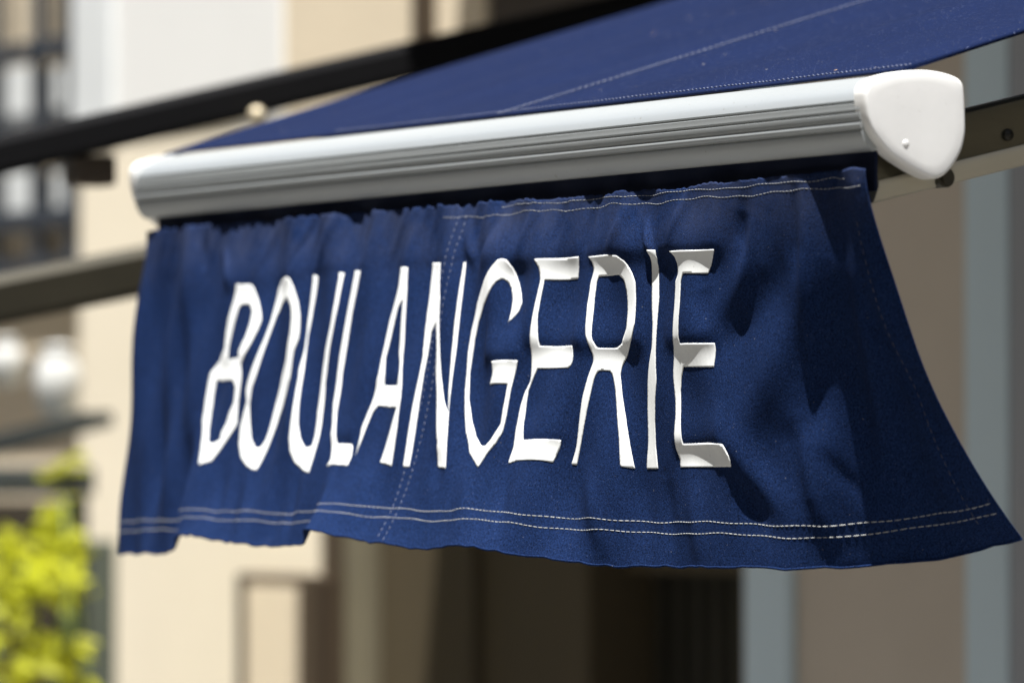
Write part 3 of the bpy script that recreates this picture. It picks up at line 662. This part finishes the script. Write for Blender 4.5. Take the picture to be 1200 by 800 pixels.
# left foreground of the street: planter, post, plants, pots
YP=1.0
def P3(px,py,Y=YP): return Vector(at(px,py,Y))
pl=root('planter_stand',(X_(60,YP),YP+.1,0),'slate grey planter stand with a thin post below the cream wall','planter')
b=MB(); x0,x1=X_(-140,YP),X_(113,YP+.16); z1=Z_(546,60,YP); z0=Z_(580,60,YP)
b.box((x0,YP,z0),(x1,YP+.16,z1),.006); b.build('shelf',M['slate'],pl)
b=MB(); b.box((x1-.03,YP+.125,.15),(x1-.004,YP+.15,z0-.001),.004); b.build('leg',M['slate'],pl)
b=MB(); b.box((x0+.02,YP+.01,.15),(x0+.05,YP+.04,z0-.001),.004); b.build('leg',M['slate'],pl)
sp=root('shop_window',(X_(40,FY),FY,0),'dark low shop window with a green-grey frame behind the plants','window')
b=MB(); b.box((X_(-260,FY+.03),FY+.03,.2),(X_(76,FY+.03),FY+.066,Z_(586,30,FY)),.003); b.build('pane',M['darkpane'],sp)
b=MB(); b.box((X_(87,FY-.004),FY-.004,.15),(X_(134,FY-.004),FY+.018,Z_(632,110,FY)),.006); b.build('frame',M['greengrey'],sp)

def plant(name,label,base,blobs,seed,n,size,pot=True):
    rt=root(name,base,label,'plant'); rn=random.Random(seed); V=[];F=[]
    st=MB()
    for c,r,k in blobs:
        c=Vector(c)
        st.tube([Vector(base)+Vector((rn.uniform(-.02,.02),0,.1)),Vector(base).lerp(c,.5)+Vector((rn.uniform(-.03,.03),rn.uniform(-.02,.02),.04)),c],[.006,.004,.002],6)
        for _ in range(k):
            while True:
                q=Vector((rn.uniform(-1,1),rn.uniform(-1,1),rn.uniform(-1,1)))
                if .1<q.length<1: break
            p=c+q*r; d=Vector((rn.gauss(0,1),rn.gauss(-.3,1),rn.gauss(.1,.7))).normalized(); u=d.orthogonal().normalized()
            u.rotate(Matrix.Rotation(rn.uniform(0,6.28),3,d)); w=d.cross(u); L=size*rn.uniform(.6,1.25); W=L*rn.uniform(.32,.5)
            o=len(V)
            for a,bb,cc in ((0,0,0),(.3,.8,.12),(.65,.75,.10),(1,0,-.15),(.65,-.75,.10),(.3,-.8,.12),(.5,0,-.02)):
                V.append(p+d*(a*L)+u*(bb*W*.6)+w*(cc*L))
            F+=[(o,o+1,o+6),(o+1,o+2,o+6),(o+2,o+3,o+6),(o+3,o+4,o+6),(o+4,o+5,o+6),(o+5,o,o+6)]
    mesh('foliage',V,F,M['leaf'],rt,True); st.build('stem',M['stem'],rt,True)
    if pot:
        t=MB(); bx=Vector(base); t.tube([bx,bx+Vector((0,0,.04)),bx+Vector((0,0,.17)),bx+Vector((0,0,.2))],[.07,.08,.11,.115],20); t.build('pot',M['terra'],rt,True)
    return rt
YQ=.92
plant('leafy_shrub','bright yellow-green leafy shrub at the lower left in front of the shop window',tuple(P3(40,1080,YQ)),
  [(P3(15,668,YQ),.036,17),(P3(45,690,YQ),.036,17),(P3(-10,700,YQ),.045,14),(P3(28,640,YQ),.024,7),(P3(35,765,YQ),.040,19),(P3(70,775,YQ),.036,17),(P3(5,800,YQ),.045,12),(P3(60,850,YQ),.06,18),(P3(82,684,YQ),.014,5)],5,0,.058)
plant('climbing_plant','thin olive-green climbing plant rising beside the planter post',tuple(P3(92,1000,.97)),
  [(P3(72,600,.97),.020,16),(P3(66,625,.97),.022,14),(P3(80,650,.97),.018,12),(P3(74,545,.97),.014,9),(P3(92,700,.97),.03,18),(P3(84,640,.97),.02,10)],9,0,.034,False)
def pot(name,label,px,py,r,Y,sq):
    rt=root(name,tuple(P3(px,py+20,Y)),label,'pot'); c=P3(px,py,Y); h=r*sq
    q=MB(); q.tube([c+Vector((0,0,-h)),c+Vector((0,0,-h*.8)),c+Vector((0,0,0)),c+Vector((0,0,h*.6)),c+Vector((0,0,h*.85)),c+Vector((0,0,h))],[r*.5,r*.75,r,r*.8,r*.6,r*.68],24)
    q.build('body',M['pot'],rt,True)
    q=MB(); q.tube([c+Vector((0,0,h+.001)),c+Vector((0,0,h*1.08)),c+Vector((0,0,h*1.16))],[r*.72,r*.6,r*.15],20); q.build('lid',M['pot'],rt,True)
    return rt
YS=1.12
pot('ceramic_jar','tall white glazed jar on the wall shelf, right of a smaller one',68,448,.036,YS,1.35)
pot('ceramic_jar','smaller white jar at the left edge of the photo on the wall shelf',8,425,.028,YS,1.2)
ws=root('wall_shelf',(X_(30,YS),YS,1.8),'grey slanted shelf board carrying white jars on the cream wall','shelf')
slab=MB()
A=P3(-90,530,YS-.05); B=P3(95,482,YS-.05)
v=[(P.x,P.y+dy,P.z+dz) for P in (A,B) for dy,dz in ((0,-.02),(0,.0),(.05,.0),(.05,-.02))]
slab.add(v,[(0,1,5,4),(1,2,6,5),(2,3,7,6),(3,0,4,7),(0,3,2,1),(4,5,6,7)]); slab.build('board',M['slate'],ws)

# ground and street
def ground(name,x0,x1,y0,y1,z,m):
    o=mesh(name,[(x0,y0,z),(x1,y0,z),(x1,y1,z),(x0,y1,z)],[(0,1,2,3)],m); o['kind']='structure'; return o
ground('ground',-1500,1500,-1500,1500,-.13,M['asphalt'])
b=MB(); b.box((-60,-3.2,-.125),(60,FY+.6,-.002),.01); pv=b.build('pavement',M['stone']); pv['kind']='structure'

# unseen house front behind the camera, added to block sky light
op=root('sky_blocker_house',(3,-8.2,0),'unseen house front behind the camera, added to block sky light','building')
b=MB(); b.box((-45,-12,-.12),(45,-8.2,16),.02); b.build('wall',M['beige2'],op)
b=MB(); b.box((-45.2,-12,16.002),(45.2,-7.9,16.3),.03); b.build('cornice',M['concrete'],op)

# ------------------------------------------------------------------ light
SUN=Vector((.165,-.205,.966)).normalized()
el=math.asin(SUN.z); az=math.atan2(SUN.x,SUN.y)
w=bpy.data.worlds.new('World'); sc.world=w; w.use_nodes=True
nt=w.node_tree; sk=nt.nodes.new('ShaderNodeTexSky'); sk.sky_type='NISHITA'; sk.sun_disc=False
sk.sun_elevation=el; sk.sun_rotation=az; sk.air_density=1; sk.dust_density=1; sk.ozone_density=1
bg=nt.nodes['Background']; bg.inputs['Strength'].default_value=.05
nt.links.new(sk.outputs['Color'],bg.inputs['Color'])
ld=bpy.data.lights.new('sun','SUN'); ld.energy=5; ld.angle=R(.53); ld.color=(1,.975,.93)
lo=bpy.data.objects.new('sun',ld); COL.objects.link(lo); lo.rotation_euler=(-SUN).to_track_quat('-Z','Y').to_euler(); lo.location=(4,-4,8)

# ------------------------------------------------------------------ camera
cd_=bpy.data.cameras.new('camera'); cam=bpy.data.objects.new('camera',cd_); COL.objects.link(cam)
cam.matrix_world=Matrix(((RT[0],UP[0],-FW[0],CAM[0]),(RT[1],UP[1],-FW[1],CAM[1]),(RT[2],UP[2],-FW[2],CAM[2]),(0,0,0,1)))
cd_.sensor_width=36; cd_.lens=36*FPX/1200; cd_.clip_start=.1; cd_.clip_end=6000
cd_.dof.use_dof=True; cd_.dof.focus_distance=4.60; cd_.dof.aperture_fstop=4.6
sc.camera=cam
sc.view_settings.view_transform='Standard'; sc.view_settings.look='None'; sc.view_settings.gamma=1; sc.view_settings.exposure=1.2
sc.view_settings.use_curve_mapping=False
sc.render.engine='CYCLES'; sc.cycles.use_denoising=True
